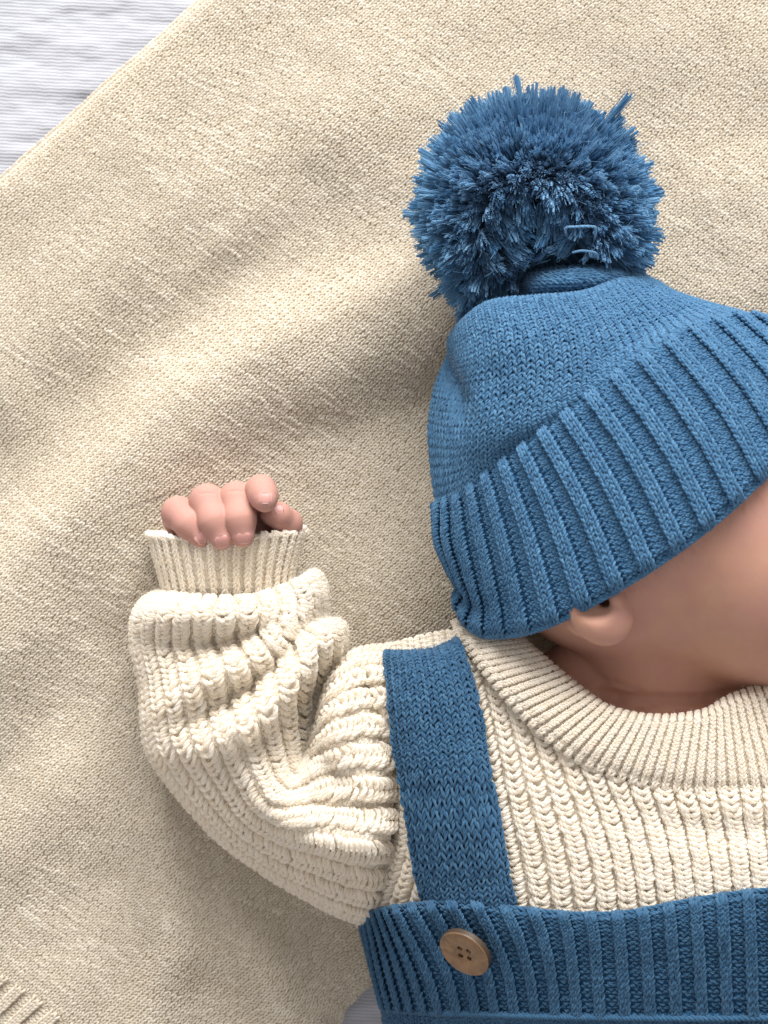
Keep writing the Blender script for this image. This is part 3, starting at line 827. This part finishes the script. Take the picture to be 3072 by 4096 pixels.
rz -= ridge(px_, py_, [(900, 3230), (1020, 3370), (1200, 3500), (1400, 3560)], 70, 90, [0.2, 0.5, 0.7, 0.7])
rz += ridge(px_, py_, [(1240, 3080), (1330, 3190), (1430, 3180), (1540, 3100)], 45, 45, [0.1, 0.3, 0.3, 0.2])
pz_ = pz_ + rz * up_ + 0.05 * N1(px_ / 60, py_ / 60) * up_
pz_ = np.maximum(pz_, 0.15)
sl_p = Patch(P(px_, py_, pz_))
sleeve = sl_p.base('sleeve', sw, M['cream_b'], 2, 2, -0.04, 0.2)
nr = 19
ty, wi, upz = rib_layout(nr, 1.38, 0.62, 0.08, -0.07)
ks = knit(sl_p, ty, wi, upz, 82, 0.40, 0.082, 3, K=11, flip=True, chunk=True, jit=0.07, twist=1.0, tint0=0.55)
emit('rib', ks, sleeve, M['cream'], np.arange(nr * 2) // 2)
fuzz(ks, 40000, 'wool_fuzz', sleeve, M['cream'])

# cuff: a tube open at the hand
CU = np.array([(588, 2135, 1222, 2112, 3.75), (604, 2150, 1212, 2130, 3.8), (622, 2220, 1190, 2200, 3.7), (645, 2300, 1170, 2280, 3.5), (662, 2370, 1160, 2360, 3.3), (670, 2420, 1150, 2400, 2.9)])
rows = cr(CU, 120, 0)
th = np.linspace(-math.pi / 2, 1.5 * math.pi, 220)[:, None]
tt = (1 - np.cos(th)) / 2
sn = np.sin(th)
px_ = rows[:, 0][None] * (1 - tt) + rows[:, 2][None] * tt
py_ = rows[:, 1][None] * (1 - tt) + rows[:, 3][None] * tt
front = np.clip(sn, 0, 1)
py_ = py_ + 30 * front * np.exp(-np.linspace(0, 5, 120))[None]
pz_ = 1.9 + np.where(sn > 0, np.abs(sn) ** 0.75 * (rows[:, 4][None] - 1.9), sn * 1.5)
cu_p = Patch(P(px_, py_, pz_), P(905, 2260, 2.4))
cuff = cu_p.base('cuff', sw, M['cream_b'], 2, 2, -0.05, 0.12)
nr = 35
ty, wi, upz = rib_layout(nr, 1.15, 0.85, 0.07, -0.06)
ks = knit(cu_p, ty, wi, upz, 19, 0.19, 0.049, 2, K=9, jit=0.05, tint0=0.55)
emit('rib', ks, cuff, M['cream'], np.arange(nr * 2) // 2)
pth = cu_p.g[:, 1] - cu_p.n[:, 1] * 0.02
p, ra, ti = plied(pth[None], cu_p.n[:, 1][None], np.array([0.085]), 3, 26, np.array([0.55]), 500, 1.0)
curves('edge_cord', p, ra, ti, cuff, M['cream'])
fuzz(ks, 6000, 'wool_fuzz', cuff, M['cream'], 0.16)

# front of the sweater
TN = [  # rows from the shoulder down, columns from the side seam across the chest
    [(1500, 2640, 0.8), (1545, 2600, 2.2), (1640, 2560, 3.3), (1850, 2525, 4.1), (1960, 2590, 4.2), (2100, 2710, 4.0), (2430, 2870, 4.2), (2900, 2890, 4.4), (3400, 2750, 4.2), (3850, 2650, 4.0), (4200, 2700, 0.8)],
    [(1510, 2760, 0.8), (1560, 2740, 3.2), (1655, 2720, 4.5), (1890, 2690, 5.7), (2030, 2740, 6.3), (2220, 2870, 6.6), (2560, 2985, 6.9), (2930, 3000, 7.0), (3400, 2900, 6.7), (3850, 2850, 5.0), (4200, 2900, 0.8)],
    [(1520, 3000, 0.8), (1580, 2980, 4.0), (1680, 2980, 5.4), (1945, 2960, 6.6), (2110, 2980, 7.2), (2330, 3040, 7.7), (2640, 3100, 8.0), (2980, 3110, 8.1), (3400, 3080, 7.8), (3850, 3080, 6.0), (4250, 3100, 0.8)],
    [(1520, 3250, 0.8), (1595, 3230, 4.2), (1700, 3230, 5.6), (1990, 3220, 6.9), (2180, 3240, 7.6), (2430, 3280, 8.1), (2710, 3300, 8.4), (3010, 3300, 8.5), (3400, 3300, 8.2), (3850, 3300, 6.3), (4300, 3300, 0.8)],
    [(1480, 3450, 0.8), (1570, 3430, 3.9), (1690, 3430, 5.5), (2030, 3430, 7.0), (2235, 3440, 7.7), (2475, 3460, 8.2), (2745, 3470, 8.5), (3030, 3470, 8.6), (3400, 3470, 8.3), (3850, 3470, 6.4), (4300, 3470, 0.8)],
    [(1440, 3665, 0.6), (1490, 3655, 2.0), (1640, 3650, 4.6), (2060, 3640, 6.9), (2265, 3650, 7.6), (2500, 3660, 8.1), (2765, 3660, 8.4), (3045, 3660, 8.5), (3400, 3660, 8.2), (3850, 3660, 6.3), (4300, 3660, 0.8)],
    [(1500, 3730, 0.6), (1580, 3740, 1.6), (1740, 3800, 4.0), (2090, 3900, 6.2), (2290, 3900, 7.2), (2520, 3900, 7.7), (2780, 3900, 8.0), (3055, 3900, 8.1), (3400, 3900, 7.8), (3850, 3900, 6.0), (4300, 3900, 0.8)],
]
tn = cr(cr(np.asarray(TN, float), 200, 0), 300, 1)
sag = ridge(tn[..., 0], tn[..., 1], [(2250, 2960), (2420, 3120), (2700, 3200), (3100, 3215)], 60, 40, 0.12)
fold = ridge(tn[..., 0], tn[..., 1], [(2600, 3290), (2900, 3330), (3200, 3300)], 50, 60, [0.05, 0.16, 0.1])
tn[..., 2] += sag - fold
tg_, tlen = arc(np.swapaxes(P(tn[..., 0], tn[..., 1], tn[..., 2]), 0, 1), 0)
to_p = Patch(tg_)
front_ = to_p.base('front_panel', sw, M['cream_b'], 2, 2, -0.05, 0.2)
nr = int(tlen / 0.66)
ty, wi, upz = rib_layout(nr, 1.46, 0.54, 0.09, -0.11)
ks = knit(to_p, ty, wi, upz, 50, 0.36, 0.084, 3, K=11, chunk=True, jit=0.06, twist=1.0, tint0=0.6, vlo=1.0, vhi=0.0)
emit('rib', ks, front_, M['cream'], np.arange(nr * 2) // 2)
fuzz(ks, 40000, 'wool_fuzz', front_, M['cream'])

# collar
CI = [(2040, 2470, 3.2), (2070, 2545, 5.6), (2190, 2655, 6.9), (2310, 2755, 7.5), (2430, 2835, 7.9), (2560, 2868, 8.1), (2700, 2872, 8.15), (2830, 2848, 8.1), (2910, 2800, 7.9), (3000, 2765, 7.7), (3120, 2730, 7.4), (3400, 2640, 6.2)]
CO = [(1815, 2490, 3.4), (1850, 2560, 5.2), (1960, 2710, 6.9), (2090, 2860, 7.6), (2250, 3000, 8.05), (2430, 3095, 8.3), (2620, 3150, 8.45), (2800, 3178, 8.5), (2960, 3188, 8.5), (3120, 3190, 8.45), (3300, 3170, 8.2), (3700, 3050, 6.8)]
ci = cr(np.asarray(CI, float), 340, 0)[:, None]; co = cr(np.asarray(CO, float), 340, 0)[:, None]
vv = np.linspace(-0.22, 1, 100)[None, :, None]
cg = ci * (1 - vv) + co * vv
vz = vv[..., 0]
cg[..., 2] += 0.30 * np.sqrt(np.clip(1 - ((vz - 0.30) / 0.55) ** 2, 0, 1)) - 1.5 * np.clip(0.06 - vz, 0, 1) ** 0.8 * 3.0 - 0.28 * np.clip((vz - 0.93) / 0.07, 0, 1) ** 2
cg[..., :2] = np.where((vz < 0)[..., None], (ci * (1 - vv * -0.15) + co * (vv * -0.15))[..., :2], cg[..., :2])
co_p = Patch(arc(arc(P(cg[..., 0], cg[..., 1], cg[..., 2]), 1)[0], 0)[0])
collar = co_p.base('collar', sw, M['cream_b'], 2, 2, -0.06, 0.2)
nr = 60
ty, wi, upz = rib_layout(nr, 1.2, 0.8, 0.08, -0.06)
ks = knit(co_p, ty, wi, upz, 36, 0.175, 0.047, 2, K=9, jit=0.05, tint0=0.58, vlo=1.0, vhi=0.06)
emit('rib', ks, collar, M['cream'], np.arange(nr * 2) // 2)
fuzz(ks, 8000, 'wool_fuzz', collar, M['cream'], 0.15)

# ------------------------------------------------------------------ overalls
ov = empty('overalls', 'deep blue knitted overalls with a shoulder strap and a ribbed bib', 'overalls')
ST = [[(1560, 2640, 1.2), (1640, 2615, 1.8), (1740, 2590, 2.3), (1830, 2570, 2.6)],
      [(1538, 2608, 3.6), (1630, 2612, 4.6), (1740, 2604, 5.1), (1836, 2556, 5.3)],
      [(1541, 2680, 4.4), (1640, 2672, 5.4), (1755, 2660, 6.0), (1866, 2620, 6.1)],
      [(1550, 2802, 5.1), (1655, 2795, 6.0), (1785, 2785, 6.6), (1905, 2760, 6.7)],
      [(1568, 2960, 5.5), (1678, 2955, 6.4), (1815, 2945, 6.95), (1943, 2930, 7.1)],
      [(1592, 3105, 5.7), (1705, 3102, 6.6), (1840, 3095, 7.15), (1966, 3085, 7.35)],
      [(1632, 3357, 5.9), (1745, 3355, 6.7), (1885, 3350, 7.3), (2016, 3345, 7.6)],
      [(1672, 3558, 5.8), (1785, 3556, 6.6), (1925, 3552, 7.2), (2052, 3548, 7.55)],
      [(1700, 3680, 5.6), (1815, 3680, 6.4), (1950, 3680, 7.0), (2075, 3680, 7.3)]]
st = cr(cr(np.asarray(ST, float), 260, 0), 80, 1)
e = np.linspace(-1, 1, 80)[None]
st[..., 2] += 0.30 - 0.28 * np.abs(e) ** 8 + 0.06 * N1(st[..., 0] / 90, st[..., 1] / 110)
st[..., 0] += 5 * N2(st[..., 1] / 30, e * 0) * (np.abs(e) > 0.8)
st_p = Patch(np.swapaxes(P(st[..., 0], st[..., 1], st[..., 2]), 0, 1))
strap = st_p.base('strap', ov, M['navy_b'], 1, 2, -0.06, 0.16)
emit('knit_stitches', knit(st_p, ['k'] * 11, np.ones(11), np.zeros(11), 46, 0.275, 0.055, 2, K=8, jit=0.05, tint0=0.5, vlo=1.0, vhi=0.0), strap, M['navy'])

BN = [
    [(1440, 3680, 0.5), (1474, 3656, 2.2), (1560, 3630, 4.3), (1700, 3612, 5.8), (1860, 3606, 6.9), (2060, 3632, 7.5), (2300, 3656, 8.2), (2520, 3648, 8.6), (2760, 3602, 8.9), (3060, 3560, 9.0), (3400, 3560, 8.7), (3850, 3600, 6.8), (4300, 3650, 0.8)],
    [(1455, 3740, 0.5), (1490, 3735, 2.2), (1610, 3735, 4.5), (1770, 3730, 5.9), (1930, 3730, 6.9), (2110, 3740, 7.5), (2320, 3750, 8.1), (2530, 3750, 8.5), (2770, 3720, 8.8), (3065, 3700, 8.9), (3400, 3700, 8.6), (3850, 3720, 6.8), (4300, 3750, 0.8)],
    [(1490, 3880, 0.5), (1522, 3885, 2.0), (1680, 3890, 4.6), (1850, 3890, 5.9), (2000, 3890, 6.7), (2150, 3890, 7.2), (2335, 3890, 7.8), (2540, 3890, 8.2), (2780, 3880, 8.5), (3070, 3870, 8.6), (3400, 3870, 8.3), (3850, 3880, 6.5), (4300, 3900, 0.8)],
    [(1530, 4035, 0.5), (1562, 4040, 1.8), (1730, 4050, 4.3), (1890, 4055, 5.5), (2030, 4060, 6.3), (2175, 4065, 6.8), (2350, 4068, 7.4), (2550, 4070, 7.8), (2790, 4072, 8.1), (3075, 4070, 8.2), (3400, 4070, 8.0), (3850, 4070, 6.2), (4300, 4070, 0.8)],
]
bn = cr(cr(np.asarray(BN, float), 120, 0), 360, 1)
vv = np.linspace(0, 1, 120)[:, None]
bn[..., 2] += 0.40 - 0.30 * np.clip((0.08 - vv) / 0.08, 0, 1) ** 2 + 0.05 * N1(bn[..., 0] / 120, bn[..., 1] / 120)
bn[..., 2] += 0.40 * np.exp(-((bn[..., 0] - 1560) / 220) ** 2)
bg_, blen = arc(np.swapaxes(P(bn[..., 0], bn[..., 1], bn[..., 2]), 0, 1), 0)
bi_p = Patch(bg_)
bib = bi_p.base('bib', ov, M['navy_b'], 2, 2, -0.06, 0.18)
nr = int(blen / 0.76)
ty = ['k', 'k', 'p', 'p'] * nr; wi = [0.85, 0.85, 1.15, 1.15] * nr; upz = [0.065, 0.065, -0.055, -0.055] * nr
emit('rib', knit(bi_p, ty, wi, upz, 19, 0.19, 0.048, 2, K=8, jit=0.06, tint0=0.48, vlo=1.0, vhi=0.0), bib, M['navy'], np.arange(nr * 4) // 4)
# lower front, below the bib's seam
LN = [[(x, y - 6, z + 0.05) for x, y, z in BN[3]], [(x + 14, y + 150, z - 0.5 if z > 1 else z) for x, y, z in BN[3]], [(x + 30, y + 420, z - 1.0 if z > 1.6 else z) for x, y, z in BN[3]]]
ln_ = cr(cr(np.asarray(LN, float), 70, 0), 300, 1)
ln_[..., 2] += 0.36 + 0.10 * np.exp(-(np.linspace(0, 1, 70)[:, None] / 0.05) ** 2)
lo_p = Patch(np.swapaxes(P(ln_[..., 0], ln_[..., 1], ln_[..., 2]), 0, 1))
low = lo_p.base('lower_front', ov, M['navy_b'], 2, 2, -0.06, 0.18)
emit('knit_stitches', knit(lo_p, ['k'] * 100, np.ones(100), np.zeros(100), 18, 0.24, 0.054, 2, K=8, jit=0.06, tint0=0.48, vlo=1.0, vhi=0.0), low, M['navy'])
top_edge = bi_p.g[:, 2] + bi_p.n[:, 2] * 0.06
for nm, pth, r in (('edge_cord', bi_p.g[::3, 1] + bi_p.n[::3, 1] * 0.02, 0.075), ('seam_cord', lo_p.g[::3, 1] + lo_p.n[::3, 1] * 0.03, 0.08)):
    nn = np.broadcast_to(np.array([0, 0, 1.0]), pth.shape)[None]
    p, ra, ti = plied(pth[None], nn, np.array([r]), 3, 55, np.array([0.6]), 900, 1.0)
    curves(nm, p, ra, ti, ov, M['navy'])

# button
wood, nt, b = mat('brown_button')
N, L = nt.nodes, nt.links
tc = N.new('ShaderNodeTexCoord')
ns = N.new('ShaderNodeTexNoise'); ns.inputs['Scale'].default_value = 260; ns.inputs['Detail'].default_value = 6; ns.inputs['Distortion'].default_value = 0.8
L.new(tc.outputs['Object'], ns.inputs['Vector'])
rp = N.new('ShaderNodeValToRGB')
rp.color_ramp.elements[0].position = 0.3; rp.color_ramp.elements[0].color = (0.15, 0.078, 0.034, 1)
rp.color_ramp.elements[1].position = 0.75; rp.color_ramp.elements[1].color = (0.31, 0.175, 0.08, 1)
L.new(ns.outputs['Fac'], rp.inputs[0])
sp = N.new('ShaderNodeAttribute'); sp.attribute_name = 'bark'
mx = N.new('ShaderNodeMix'); mx.data_type = 'RGBA'; mx.inputs['B'].default_value = (0.05, 0.032, 0.02, 1)
L.new(rp.outputs[0], mx.inputs['A']); L.new(sp.outputs['Fac'], mx.inputs['Factor']); L.new(mx.outputs['Result'], b.inputs['Base Color'])
b.inputs['Roughness'].default_value = 0.42
ax = np.arange(-0.95, 0.95, 0.016); az = np.arange(-0.3, 0.3, 0.012)
Xb, Yb, Zb = np.meshgrid(ax, ax, az, indexing='ij', sparse=True)
R_ = np.hypot(Xb, Yb)
f = np.hypot(np.maximum(R_ - 0.80, 0), np.maximum(np.abs(Zb) - 0.08, 0)) - 0.045
dish = np.sqrt(R_ ** 2 + (Zb - 1.86) ** 2) - 1.80
f = np.maximum(f, -dish)
for sx in (-1, 1):
    for sy in (-1, 1):
        f = np.maximum(f, -(np.hypot(Xb - 0.15 * sx, Yb - 0.15 * sy) - 0.085))
FB = Field([ax, ax, az]); FB.f = f.astype(np.float32)
vb_, qb_ = FB.mesh()
bn_n = nrm(np.array([-0.50, -0.48, 0.72])); bt = nrm(np.cross(bn_n, [0.2, 1.0, 0])); bs = np.cross(bn_n, bt)
BC = P(1862, 3808, 7.6)
bark = (np.hypot(vb_[:, 0], vb_[:, 1]) > 0.815) & (vb_[:, 2] < 0.10)
wv_ = BC + vb_[:, :1] * bt + vb_[:, 1:2] * bs + vb_[:, 2:] * bn_n
btn = mesh_np('button', wv_, qb_, ov, wood)
ba = btn.data.attributes.new('bark', 'FLOAT', 'POINT'); ba.data.foreach_set('value', bark.astype(np.float32))
btn['label'] = 'round brown four-hole button on the blue bib'
def bpt(x, y, z): return BC + x * bt + y * bs + z * bn_n
for s in (-1, 1):
    pth = np.array([bpt(0.15 * s, -0.13, -0.14), bpt(0.15 * s, -0.11, 0.0), bpt(0.15 * s, 0, 0.055), bpt(0.15 * s, 0.11, 0.0), bpt(0.15 * s, 0.13, -0.14)])[None]
    p, ra, ti = plied(pth, np.broadcast_to(bn_n, pth.shape), np.array([0.035]), 2, 4, np.array([0.3]), 20, 1.0)
    curves('thread', p, ra, ti, btn, M['tan'])
